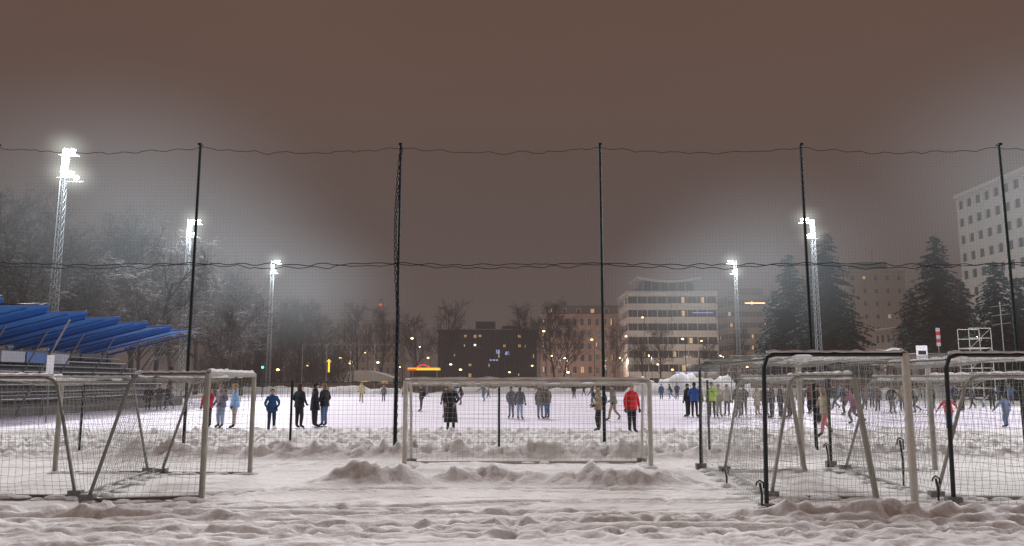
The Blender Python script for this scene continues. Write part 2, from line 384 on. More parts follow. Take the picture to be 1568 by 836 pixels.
# ---------------------------------------------------------------- grandstand with blue folded canopy
gs=empty('grandstand',(0,0,0))
b=MB(); Yb0,Yb1=34.0,68.4; nb=8; bl=(Yb1-Yb0)/nb
for i in range(nb):
    ya=Yb0+i*bl; yb=ya+bl
    zf0,zf1=6.10,6.55; zb0,zb1=4.35,4.6; xf,xb=-28,-35.5
    xf2=xf-.3
    A=(xf2,ya,zf0);B=(xf,yb,zf1);C=(xb,yb,zb1);D=(xb,ya,zb0)
    b.quad(A,B,C,D,0)
    th=.12; up=lambda p:(p[0],p[1],p[2]+th)
    b.quad(up(D),up(C),up(B),up(A),2)
    b.quad(A,up(A),up(B),B,1); b.quad(B,up(B),up(C),C,0)
    # lumpy snow lying on the plate, thicker on the near bays
    sn=.55 if i<2 else (.42 if i==2 else .08)
    NU,NV=8,6; base=len(b.v)
    for a in range(NU+1):
        for c in range(NV+1):
            u=a/NU; v=c/NV
            x=(xf2+.3*v-.06)*(1-u)+xb*u; y=ya+.04+(bl-.08)*v
            zt_=(zf0+(zf1-zf0)*v)*(1-u)+(zb0+(zb1-zb0)*v)*u+th+.004
            ed=min(1,5*min(u,1-u,v,1-v)+.25)
            b.v.append((x,y,zt_+sn*ed*(.85+.5*noise.noise((x*.5,y*.5,i)))))
    for a in range(NU):
        for c in range(NV):
            q0=base+a*(NV+1)+c; b.f.append((q0,q0+1,q0+NV+2,q0+NV+1)); b.m.append(2)
    if i<nb-1: b.quad((xf,yb,zf1),(xb,yb,zb1),(xb,yb,zb0),(xf2,yb,zf0),0)
    b.poly([(xb-.6,yb-.12,zb0-.2),(xf-.1,yb-.12,zf0+.05)],[.11,.05],6,1)
    b.poly([(xb-.6,ya+bl*.5,zb0-.1),(xf-.1,ya+bl*.5,zf0+.15)],[.06,.03],6,1)
    b.poly([(xb+.2,yb-.12,0),(xb+.2,yb-.12,zb0)],.13,6,3)
    b.poly([(xb+2.9,yb-.12,1.4),(xb+5.0,yb-.12,5.4)],.05,6,4)
for k in range(8):
    x0=-35+k*.78; z0=3.6-k*.42
    b.box((x0,Yb0+.5,0),(x0+.775,Yb1+.3,z0),3)
    b.box((x0+.15,Yb0+.6,z0+.28),(x0+.5,Yb1+.2,z0+.34),5)
    for j in range(24): b.box((x0+.3,Yb0+.8+j*1.42,z0),(x0+.36,Yb0+.86+j*1.42,z0+.28),4)
    b.box((x0+.1,Yb0+.6,z0+.345),(x0+.52,Yb1+.2,z0+.37+.02*(k%2)),2)
b.box((-35.6,Yb0,0),(-35.35,Yb1+.4,4.3),3)
for j in range(18): b.poly([(-28.6,Yb0+j*2,0),(-28.6,Yb0+j*2,1.25)],.03,5,4)
for z in (.7,1.25): b.poly([(-28.6,Yb0,z),(-28.6,Yb1,z)],.03,5,4)
b.build('stand',[M_blue,M_blued,M_snowcap,M_conc,M_alu,M_wood],gs)
b=MB()
cols=[mat('board_%d'%i,c,.5,.05,2) for i,c in enumerate(((.5,.5,.5),(.10,.20,.42),(.45,.45,.48),(.4,.4,.45)))]
for i in range(7): b.box((-32.4,39+i*2.6,3.3),(-32.32,41.4+i*2.6,4.0),i%4)
b.build('advert_boards',cols,gs)
b=MB(); X=gx(70,40); b.poly([(X,40,0),(X,40,3.0)],.04,6,0); b.box((X-.18,39.96,2.4),(X+.18,40.0,3.4),1); b.build('info_sign',[M_alu,M_snowcap])
b=MB(); b.poly([(gx(22,44),44,.1),(gx(95,44),44,hz(490,44))],.05,6,0); b.poly([(gx(262,66),66,hz(560,66)),(gx(290,66),66,hz(508,66))],.05,6,0); b.build('diagonal_strut',[M_alu],gs)

# ---------------------------------------------------------------- trees
def bare_tree(name,h,seed,levels=5,spread=1.0,mate=None,twig=.012):
    r=random.Random(seed); b=MB()
    def br(p,d,L,rad,lv):
        n=4 if lv==0 else (3 if lv<3 else 2); pts=[p]; dd=d.copy()
        for k in range(n):
            dd=(dd+Vector((r.uniform(-1,1),r.uniform(-1,1),r.uniform(-.4,.6)))*(.10 if lv==0 else .22)).normalized()
            pts.append(pts[-1]+dd*(L/n))
        tip=max(twig*.7,rad*.45); rs=[rad+(tip-rad)*k/n for k in range(n+1)]
        b.poly(pts,rs,6 if lv==0 else 3,0,cap=False)
        if lv>=levels: return
        nc=[10,7,6,4,3][lv]
        for c in range(nc):
            t=(.28+.72*(c+r.random())/nc) if lv==0 else (.2+.8*(c+r.random())/nc)
            f=min(t,0.999)*n; k=int(f); q=pts[k].lerp(pts[k+1],f-k)
            ax=r.uniform(0,2*math.pi)
            o=dd.orthogonal().normalized(); o=Matrix.Rotation(ax,3,dd)@o
            ang=r.uniform(.55,1.0)*spread
            nd=(dd*math.cos(ang)+o*math.sin(ang)+Vector((0,0,.22 if lv<2 else -.05))).normalized()
            rl=L*(r.uniform(.42,.62) if lv else r.uniform(.38,.6)*(1.15-.55*t))
            br(q,nd,rl,max(twig,rad*(.52-.1*t)),lv+1)
    br(Vector((0,0,-.2)),Vector((0,0,1)),h*.82,h*.017,0)
    return b.build(name,[mate or M_bark],mesh_only=True)
TA=[bare_tree('bare_tree',15,s,5,1.05,twig=.011) for s in (1,2,3)]
TB=[bare_tree('bare_tree_dark',15,s,4,.95,M_barkd,.02) for s in (4,5)]
def tree(me,x,y,h,name='bare_tree',wd=1.0):
    s=h/15; put(name,me,None,(x,y,0),R.uniform(0,6.28),(s*R.uniform(.95,1.2)*wd,s*R.uniform(.95,1.2)*wd,s))
for c,top,Y in ((-20,350,80),(25,385,62),(40,322,92),(95,335,84),(140,380,76),(150,342,96),(195,352,90),(235,390,86),(262,415,100),(215,440,72),(330,430,106),(370,420,112),(345,470,88),(-70,380,60),(300,415,120),(110,440,74)):
    tree(TA[R.randrange(3)],sx(c,Y),Y,hz(top,Y))
for c,top,Y in ((395,450,140),(430,462,150),(455,470,140),(480,466,160),(410,480,134),(500,490,170),(548,470,180),(582,478,175),(678,472,168),(640,488,180),(795,474,165),(850,466,175),(862,490,170),(940,500,190),(1012,500,185),(985,520,180),(1130,505,160),(1080,525,170)):
    tree(TB[R.randrange(2)],sx(c,Y),Y,hz(top,Y),wd=.8)
def hedge(name,x0,x1,y,h,seed,m,dens=26,dep=5):
    r=random.Random(seed); b=MB(); n=int((x1-x0)*dens)
    for i in range(n):
        x=r.uniform(x0,x1); yy=y+r.uniform(0,dep); hh=h*(.65+.35*noise.noise((x*.25,yy*.3,seed)))*r.uniform(.5,1)
        d=Vector((r.uniform(-.3,.3),r.uniform(-.3,.3),1)); p=Vector((x,yy,0)); q=p+d*hh
        b.poly([p,p+d*hh*.5+Vector((r.uniform(-.2,.2),0,0)),q],[.04,.03,.012],3,0,cap=False)
        for k in range(4):
            t=r.uniform(.3,1); s=p+d*hh*t; b.poly([s,s+Vector((r.uniform(-.9,.9),r.uniform(-.5,.5),r.uniform(.1,.9)))*h*.18],[.03,.012],3,0,cap=False)
    return b.build(name,[m])
hedge('distant_thicket',sx(270,128),sx(510,128),134,14,3,M_barkd,24,8)
hedge('shrub_thicket',sx(-60,82),sx(275,100)-4,84,9,5,M_bark,14,8)
hedge('distant_hedge',sx(510,150),sx(1180,150),156,3.0,6,M_barkd,7,4)
hedge('distant_shrubs',sx(1140,125),sx(1480,125),134,7,9,M_barkd,12,5)
def spruce(name,x,y,h,wid,seed):
    r=random.Random(seed); b=MB()
    b.poly([(0,0,-.2),(0,0,h*.5),(0,0,h*.99)],[h*.014,h*.008,.02],6,1)
    lv=int(h*3.2)
    for i in range(lv):
        t=i/lv; z=h*(.05+.94*t); L=wid*.5*(1-t)**.72*(1+.38*noise.noise((z*.6,seed,0)))+.18
        nb=max(6,int(15*(1-t)+5))
        for k in range(nb):
            a=r.uniform(0,6.283); l=L*r.uniform(.55,1.18); droop=.26+.15*r.random()
            d=Vector((math.cos(a),math.sin(a),0)); sd=Vector((-d.y,d.x,0))
            m=max(3,int(l/.26))
            for s in range(m):
                u=(s+r.random())/m; c=Vector((0,0,z))+d*(l*u)+Vector((0,0,-droop*l*u*u+ .08*l*u+r.uniform(-.08,.08)))
                ws=(.20+.30*l*(1-u)*.5)*r.uniform(.7,1.4); ln=r.uniform(.35,.7)
                sg=r.choice((-1,1)); q=c+sd*(sg*ws*1.8)+d*ln*.5+Vector((0,0,-r.uniform(.1,.45)))
                i0=len(b.v); b.v+=[tuple(c-d*ln*.4),tuple(c+d*ln*.7+Vector((0,0,-.12))),tuple(q)]
                b.f.append((i0,i0+1,i0+2)); b.m.append(0)
    return b.build(name,[M_needle,M_barkd],None,(x,y,0))
for i,(c,top,Y,wpx) in enumerate(((1275,352,112,118),(1216,385,120,104),(1446,356,108,128),(1536,396,88,96),(1404,440,114,76),(1305,475,106,46),(1192,440,128,70),(1482,430,114,84),(1570,420,92,80))):
    spruce('spruce_tree',sx(c,Y),Y,hz(top,Y),wpx*1.25/1200*Y,20+i)

# ---------------------------------------------------------------- buildings
def facade(b,O,U,w,h,nx,ny,fw,fh,r,lit,base=0.0,inset=.25,glass=(1,2,3)):
    O=Vector(O);U=Vector(U).normalized();N=Vector((U.y,-U.x,0)); Z=Vector((0,0,1))
    cw=w/nx; ch=(h-base)/ny
    if base>0: b.quad(O,O+U*w,O+U*w+Z*base,O+Z*base,0)
    for j in range(ny):
        for i in range(nx):
            a=O+U*(i*cw)+Z*(base+j*ch); mx=cw*(1-fw)/2; mz=ch*(1-fh)/2
            P=lambda u,v,d=0:a+U*u+Z*v-N*d
            o=[P(0,0),P(cw,0),P(cw,ch),P(0,ch)]; n=[P(mx,mz),P(cw-mx,mz),P(cw-mx,ch-mz),P(mx,ch-mz)]
            g=[P(mx,mz,inset),P(cw-mx,mz,inset),P(cw-mx,ch-mz,inset),P(mx,ch-mz,inset)]
            for k in range(4):
                k2=(k+1)%4; b.quad(o[k],o[k2],n[k2],n[k],0); b.quad(n[k],n[k2],g[k2],g[k],0)
            q=r.random(); m=glass[0] if q>lit else (glass[1] if q>lit*.3 else glass[2])
            if m!=glass[0] and fw>.8:
                b.quad(g[0],g[1],g[2],g[3],glass[0]); s0=mx+(cw-2*mx)*r.uniform(.05,.5); s1=s0+(cw-2*mx)*.35
                b.quad(P(s0,mz+.2,inset-.03),P(s1,mz+.2,inset-.03),P(s1,ch-mz-.2,inset-.03),P(s0,ch-mz-.2,inset-.03),m)
            elif m!=glass[0]:
                # only part of the window glows (curtains, blinds)
                b.quad(*g,glass[0]); a0=mx+.05; a1=cw-mx-.05; v1=ch-mz-.05; v0=mz+(ch-2*mz)*r.uniform(.05,.45)
                if r.random()<.4: a1=cw/2
                b.quad(P(a0,v0,inset-.02),P(a1,v0,inset-.02),P(a1,v1,inset-.02),P(a0,v1,inset-.02),m)
            else: b.quad(*g,m)
            mid=cw/2; b.quad(P(mid-.05,mz,inset-.04),P(mid+.05,mz,inset-.04),P(mid+.05,ch-mz,inset-.04),P(mid-.05,ch-mz,inset-.04),4)
def building(name,x0,x1,y0,y1,h,nx,ny,nd,wall,fw=.5,fh=.5,lit=.1,seed=0,base=0,roof=None,extra=None,cornice=True):
    r=random.Random(seed); e=empty(name,((x0+x1)/2,y0,0)); b=MB(); w=x1-x0; d=y1-y0; hx=w/2
    facade(b,(-hx,0,0),(1,0,0),w,h,nx,ny,fw,fh,r,lit,base)
    facade(b,(-hx,d,0),(0,-1,0),d,h,nd,ny,fw,fh,r,lit,base)
    facade(b,(hx,0,0),(0,1,0),d,h,nd,ny,fw,fh,r,lit,base)
    b.quad((hx,d,0),(-hx,d,0),(-hx,d,h),(hx,d,h),0)
    b.quad((-hx,0,h),(hx,0,h),(hx,d,h),(-hx,d,h),5)
    if cornice: b.box((-hx-.35,-.35,h+.003),(hx+.35,d+.35,h+.5),0); b.box((-hx-.2,-.2,h+.503),(hx+.2,d+.2,h+.62),5)
    fr=mat('frame',(.2,.2,.2),.6,.05,2)
    b.build('walls_and_windows',[wall,M_glass,M_lit,M_lit2,fr,M_snowcap],e)
    if extra:
        c=MB(); extra(c,hx,d,h); c.build('roof_parts',[wall,M_glass,M_lit,M_red,M_bluel,M_snowcap,M_dark,M_yel,M_orange],e)
    return e
W_white=mat('wall_light',(.54,.50,.46),.8,.15,.3)
W_white2=mat('wall_office_white',(.50,.48,.45),.8,.10,.3)
W_brick=mat('wall_brick',(.34,.24,.20),.85,.2,.5)
W_dark=mat('wall_dark',(.05,.048,.05),.8,.2,.5)
W_tan=mat('wall_tan',(.27,.23,.20),.85,.12,.3)
def exA(c,hx,d,h):
    c.box((-hx*.62,2,h+.6),(hx*.55,d-2,h+3.0),1)
    for k in range(7): c.box((-hx*.62+k*hx*.19,1.9,h+.6),(-hx*.62+k*hx*.19+.25,1.99,h+3.0),0)
    n=12
    for k in range(n):
        u0=k/n;u1=(k+1)/n; f=lambda u:h+3.1+1.2*(2*u-1)**2
        xa=-hx*.75+hx*1.45*u0; xb=-hx*.75+hx*1.45*u1
        c.quad((xa,.5,f(u0)),(xb,.5,f(u1)),(xb,d-1,f(u1)+.2),(xa,d-1,f(u0)+.2),0)
        c.quad((xa,.5,f(u0)),(xa,.5,f(u0)+.5),(xb,.5,f(u1)+.5),(xb,.5,f(u1)),0)
        c.quad((xa,.5,f(u0)+.5),(xb,.5,f(u1)+.5),(xb,d-1,f(u1)+.7),(xa,d-1,f(u0)+.7),5)
    c.box((hx*.45,-.06,h*.79),(hx*.9,-.02,h*.79+.14),4); c.box((hx*.0,-1.3,h*.16),(hx*.9,-1.25,h*.16+.3),4)
    for j in range(1,7):
        pts=[(-hx*.02,-.02),(-hx*.02,-1.2),(hx*.8,-1.2),(hx*.93,-.9),(hx*.99,-.4),(hx*1.0,-.02)]
        z0=h*j/7-.35; z1=h*j/7+.85
        for k in range(len(pts)-1): c.quad((*pts[k],z0),(*pts[k+1],z0),(*pts[k+1],z1),(*pts[k],z1),0)
        c.box((-hx*.02+.05,-1.15,z0+.02),(hx*.8,-.03,z0+.2),0)
building('banded_apartment_block',sx(963,210),sx(1102,210),210,228,hz(449,210),9,7,7,W_white,.94,.52,.2,3,extra=exA)
def exB(c,hx,d,h):
    n=6
    c.quad((-hx,0,h+.62),(hx,0,h+.62),(hx-2,4,h+3.6),(-hx+2,4,h+3.6),6)
    c.quad((-hx,0,h+.62),(-hx+2,4,h+3.6),(-hx+2,d-3,h+3.6),(-hx,d,h+.62),6); c.quad((-hx+2,4,h+3.6),(hx-2,4,h+3.6),(hx-2,d-3,h+3.6),(-hx+2,d-3,h+3.6),5)
    for k in range(n):
        x=-hx+3+k*(2*hx-6)/(n-1); c.box((x-.7,.4,h+.6),(x+.7,3,h+2.4),0); c.box((x-.45,.36,h+1),(x+.45,.397,h+2.1),1 if k%3 else 2)
    c.box((-hx*.5,6,h+3.6),(-hx*.5+1.4,7.5,h+5.2),0); c.box((hx*.4,6,h+3.6),(hx*.4+1.2,7.5,h+5),0)
building('brick_apartment_house',sx(828,230),sx(968,230),230,246,hz(484,230),12,6,6,W_brick,.42,.55,.18,5,extra=exB)
def exC(c,hx,d,h):
    c.box((-hx*.25,3,h+.6),(hx*.15,8,h+2.6),6); c.box((hx*.3,3,h+.6),(hx*.7,9,h+1.6),6)
    c.box((hx*.18,-.2,h*.62),(hx*.27,-.05,h*.62+.9),4); c.box((hx*.36,-.2,h*.6),(hx*.44,-.05,h*.6+.8),4); c.box((hx*.05,-.2,h*.5),(hx*.22,-.05,h*.5+.3),4)
    c.box((hx*.1,-.2,h*.12),(hx*.4,-.05,h*.12+.5),4)
    for k in range(5): c.poly([(hx*(.1+.16*k),-.6,0),(hx*(.1+.16*k),-.6,h)],.12,4,6)
    for k in range(4): c.poly([(hx*(.1+.16*k),-.6,h*.2),(hx*(.26+.16*k),-.6,h*.9)],.09,4,6)
building('dark_office_block',sx(670,180),sx(822,180),180,200,hz(508,180),20,6,6,W_dark,.6,.42,.15,8,extra=exC)
def exD(c,hx,d,h): c.box((-hx*.6,2,h+.6),(hx*.5,9,h+3.2),0); c.box((-hx*.3,-.1,h*.93),(hx*.5,-.03,h*.93+.2),8)
building('hazy_apartment_block',sx(1118,250),sx(1196,250),250,268,hz(455,250),7,8,6,W_tan,.9,.45,.12,9,extra=exD)
def exE(c,hx,d,h): c.box((-hx*.4,3,h+.6),(hx*.6,10,h+3.2),6); c.poly([(hx*.2,5,h+3),(hx*.2,5,h+7)],.08,4,6)
building('tan_tower_block',sx(1306,215),sx(1396,215),215,235,hz(416,215),5,9,5,W_tan,.25,.35,.04,10,extra=exE)
building('white_office_building',88,112,100,150.5,hz(303,150),8,11,18,W_white2,.5,.48,.03,12)
def exG(c,hx,d,h): c.poly([(hx*.35,5,h),(hx*.35,5,hz(457,270))],[1.0,.8],10,0); c.box((hx*.35-.5,4.0,hz(460,270)-2),(hx*.35+.5,4.15,hz(460,270)-1.2),3)
building('old_factory_house',sx(512,265),sx(608,265),265,285,hz(492,265),10,6,5,W_tan,.4,.5,.06,13,extra=exG)
building('distant_house',sx(1185,280),sx(1300,280),280,300,hz(470,280),10,7,5,W_tan,.5,.5,.05,14)
building('pale_house',sx(1396,160),sx(1492,160),165,175,hz(505,165),8,4,4,W_tan,.5,.5,.10,15)
building('low_service_hut',sx(1405,100),sx(1640,100),100,108,hz(548,100),10,1,2,W_brick,.4,.4,.3,16,base=.6)
b=MB(); Y=150; xa,xb=sx(500,Y),sx(602,Y); n=12
for k in range(n):
    f=lambda u:(xa+(xb-xa)*u, 2.6+1.5*math.sin(math.pi*u))
    p,q=f(k/n),f((k+1)/n); b.quad((p[0],Y,p[1]),(q[0],Y,q[1]),(q[0],Y+10,q[1]),(p[0],Y+10,p[1]),1); b.quad((p[0],Y,0),(q[0],Y,0),(q[0],Y,q[1]),(p[0],Y,p[1]),0)
for k in range(6): b.box((xa+1+k*1.9,Y-.05,1),(xa+2.2+k*1.9,Y-.01,2.0),2 if k%2 else 3)
b.build('vaulted_hall',[W_white,M_snowcap,M_lit,M_glass])
b=MB(); Y=140; xa,xb=sx(624,Y),sx(671,Y); zc=hz(566,Y)
b.box((xa,Y,zc-.05),(xb,Y+4,zc+.28),0); b.box((xa-.05,Y-.06,zc-.1),(xa+1.6,Y-.005,zc+.15),1); b.box((xa,Y+.1,zc+.284),(xb,Y+4,zc+.4),4)
for k in range(4): b.box((xa+.4+k*1.45,Y+.5,0),(xa+.7+k*1.45,Y+.8,zc-.1),2)
pts=[(xa+1.6+2.4*k/10,Y-.1,zc+.4+.45*math.sin(math.pi*k/10)) for k in range(11)]; b.poly(pts,.10,5,1)
b.box((xa+.8,Y+1.2,0),(xb-.8,Y+3.8,zc-.1),2); b.box((xa+1.2,Y+1.15,.8),(xb-1.4,Y+1.19,1.6),3); b.build('lit_kiosk',[M_yel,M_red,M_dark,M_lit,M_snowcap])
b=MB(); Y=120; X=sx(503,Y); b.poly([(X,Y,0),(X,Y,hz(568,Y))],.08,5,1); b.box((X-.12,Y-.1,hz(570,Y)),(X+.12,Y+.1,hz(551,Y)),0); b.poly([(X-.3,Y-.05,hz(554,Y)),(X,Y-.05,hz(550,Y)),(X+.3,Y-.05,hz(554,Y))],.06,5,0); b.build('yellow_light_sign',[M_yel,M_dark])
LP=[(630,518,150,M_orange),(642,531,160,M_lamp),(727,528,170,M_lamp),(833,507,165,M_orange),(986,486,205,M_orange),(1047,519,150,M_orange),(1076,522,170,M_orange),(558,540,160,M_orange),(907,520,160,M_orange),(960,515,170,M_orange),(1230,520,150,M_orange),(535,556,150,M_orange),(690,558,150,M_orange),(815,560,150,M_orange),(1008,558,150,M_orange),(870,570,150,M_lamp),
 (470,560,140,M_orange),(520,548,170,M_orange),(578,555,160,M_orange),(612,562,150,M_orange),(655,548,170,M_orange),(705,566,150,M_orange),(780,570,150,M_orange),(845,545,170,M_orange),(925,560,160,M_orange),(1030,566,150,M_orange),(1100,552,150,M_orange),(1145,562,150,M_orange),(1375,540,140,M_orange),(425,566,135,M_orange)]
for c,rw,Y,m in LP:
    X=sx(c,Y); z=hz(rw,Y); s=R.uniform(.14,.32); b=MB(); b.poly([(X+.5,Y,0),(X+.5,Y,z),(X+.1,Y,z+.15)],[.09,.06,.05],5,1); b.ell((X,Y,z),(s,s,s*.6),0,8,6); b.build('street_lamp',[m,M_dark])
for X,Y,z,P_,col in ((34,190,8,6000,(1,.86,.74)),(52,192,8,4500,(1,.86,.74)),(15,212,8,5000,(1,.75,.62)),(30,212,8,3500,(1,.75,.62)),(74,230,9,5000,(1,.82,.68)),(76,126,9,3000,(.95,.97,1)),(80,104,9,2000,(.95,.97,1)),(100,196,9,3500,(1,.85,.7)),(-50,245,8,3500,(1,.8,.65)),(-29,143,5,300,(1,.8,.6))):  # added lamp posts, placed to brighten the building walls
    b=MB(); b.poly([(X,Y,0),(X,Y,z),(X-.6,Y,z+.3)],[.09,.06,.05],5,1); b.ell((X-.7,Y,z+.25),(.2,.2,.12),0,8,6); o=b.build('street_lamp',[M_orange,M_dark])
    L=bpy.data.lights.new('wall_fill_light','POINT'); L.energy=P_; L.color=col; L.shadow_soft_size=.5; lo=bpy.data.objects.new('wall_fill_light',L); scene.collection.objects.link(lo); lo.parent=o; lo.location=(X-.7,Y,z-.2)
for c,rw,Y in ((402,560,100),(262,570,90)):
    X=sx(c,Y); z=hz(rw,Y); b=MB(); b.poly([(X,Y,0),(X,Y,z+.5)],.06,5,1); b.box((X-.2,Y-.15,z-.5),(X+.2,Y+.1,z+.6),1); b.ell((X,Y-.16,z-.2),(.16,.08,.16),0,8,6); b.build('traffic_light',[M_grn,M_dark])

# rink perimeter fence, snow banks
b=MB(); M_brd=mat('fence_board',(.16,.10,.08),.8,.3,1)
for k in range(46): b.poly([(-42+k*1.9,131,0),(-42+k*1.9,131,1.9)],.06,4,1)
for k in range(45): b.box((-42+k*1.9+.05,131.05,.3),(-42+(k+1)*1.9-.05,131.1,1.75+.1*math.sin(k)),0)
b.build('far_board_fence',[M_brd,M_alu])
b=MB()
for k in range(40):
    b.poly([(-27.5,34+k*2.4,0),(-27.5,34+k*2.4,1.3)],.03,4,0)
b.poly([(-27.5,34,1.3),(-27.5,128,1.3)],.025,4,0)
b.build('side_railing',[M_alu])
def bank(name,x0,x1,y,h,seed,wd=3.0):
    b=MB(); n=int((x1-x0)/.5); m=10
    for i in range(n+1):
        for j in range(m+1):
            u=i/n; v=j/m; x=x0+(x1-x0)*u; yy=y+(v-.5)*2*wd
            e=min(1,min(u,1-u)*6); z=h*math.sin(math.pi*v)**.8*e*(.7+.5*noise.noise((x*.3,yy*.4,seed))+.25*noise.noise((x*1.3,yy*1.2,seed)))
            b.v.append((x,yy,z-.05))
    for i in range(n):
        for j in range(m):
            a=i*(m+1)+j; b.f.append((a,a+m+1,a+m+2,a+1)); b.m.append(0)
    b.build(name,[M_snow],smooth=True)
bank('snow_bank',sx(950,118),sx(1150,118),118,3.4,1)
bank('snow_bank',sx(300,125),sx(650,125),125,1.5,2,2)
bank('snow_bank',sx(650,125),sx(950,125),126,1.3,3,2)
bank('snow_bank',sx(1140,100),sx(1250,100)+1,104,2.4,4)
bank('snow_bank',40,75,96,1.8,5)
b=MB(); Y=100; xa,xb=sx(462,Y),sx(610,Y); z=hz(527,Y)
for k in range(5): b.poly([(xa+(xb-xa)*k/4,Y,0),(xa+(xb-xa)*k/4,Y,z)],.03,4,0)
b.poly([(xa,Y,z),(xb,Y,z)],.018,4,0)
b.build('training_net_frame',[M_alu])
b=MB(); Y=60; xa,xb=sx(1489,Y),sx(1523,Y); zt=hz(503,Y)
for X in (xa,xb):
    for yy in (Y,Y+1.5): b.poly([(X,yy,0),(X,yy,zt)],.028,5,0)
for k in range(9):
    z=zt*k/8+.02
    for yy in (Y,Y+1.5): b.poly([(xa,yy,z),(xb,yy,z)],.022,5,0)
for k in range(4): b.poly([(xa,Y,zt*k/4),(xb,Y,zt*(k+1)/4)],.02,5,0)
b.box((xa,Y,zt*.75),(xb,Y+1.5,zt*.75+.06),0); b.build('scaffold_tower',[M_white])
b=MB(); Y=60; X=sx(1441,Y); b.poly([(X,Y,0),(X,Y,hz(503,Y))],.04,6,2)
for k in range(5): z=hz(530,Y)+k*.28; b.box((X-.16,Y-.05,z),(X+.16,Y-.042,z+.277),k%2)
b.build('striped_sign',[mat('sign_w',(.5,.5,.5),.5),mat('sign_r',(.5,.05,.05),.5),M_alu])
b=MB(); X=sx(1415,Y); b.box((X-.42,Y,hz(552,Y)),(X+.42,Y+.08,hz(529,Y)),0); b.box((X-.3,Y-.02,hz(543,Y)),(X+.3,Y-.003,hz(537,Y)),1); b.poly([(X,Y+.1,0),(X,Y+.1,hz(535,Y))],.04,6,1)
b.build('white_notice_sign',[mat('notice',(.75,.75,.75),.5,emit=(.9,.9,1),estr=.3),M_dark])
b=MB(); Y=75; X=sx(1541,Y); b.poly([(X,Y,0),(X,Y,hz(462,Y))],.05,6,0)
for k in range(3): b.poly([(X-.9,Y,hz(470+k*14,Y)),(X+.9,Y,hz(466+k*14,Y))],.03,5,0)
b.build('antenna_mast',[M_mast])
b=MB(); Y=98
for k in range(12): X=sx(1120,Y)+k*3.2; b.poly([(X,Y,0),(X,Y,5.2)],.05,4,0)
for z in (2.4,5.2): b.poly([(sx(1120,Y),Y,z),(sx(1120,Y)+35,Y,z)],.03,4,0)
b.box((sx(1150,Y),Y+.2,1.2),(sx(1120,Y)+36,Y+.3,2.6),1)
b.build('side_board_fence',[M_alu,M_brd])

# ---------------------------------------------------------------- people
_cache={}
POSES={
 'stand':dict(lean=0,kn=((-.01,.0),(.02,.02)),el=((-.25,.0,1.15),(.25,-.01,1.15)),wr=((-.25,.06,.90),(.26,.05,.90)),tw=0),
 'stand2':dict(lean=.01,kn=((.0,.0),(.05,.0)),el=((-.27,-.05,1.17),(.26,-.03,1.16)),wr=((-.17,.13,1.02),(.19,.14,1.0)),tw=0),
 'phone':dict(lean=.01,kn=((.0,-.02),(.03,.0)),el=((-.24,.04,1.17),(.25,.0,1.15)),wr=((-.08,.25,1.30),(.24,.07,.92)),tw=0),
 'walk':dict(lean=.04,kn=((.14,.20),(-.02,-.28)),el=((-.25,-.10,1.17),(.25,.08,1.17)),wr=((-.24,-.08,.93),(.23,.24,1.0)),tw=0),
 'skate':dict(lean=.16,kn=((.20,.08),(.02,-.42)),el=((-.36,.0,1.22),(.34,.10,1.2)),wr=((-.50,.06,1.02),(.40,.32,1.10)),tw=0),
 'glide':dict(lean=.10,kn=((.10,.0),(.12,.10)),el=((-.34,.02,1.18),(.34,.02,1.18)),wr=((-.44,.14,.98),(.44,.14,.98)),tw=0),
}
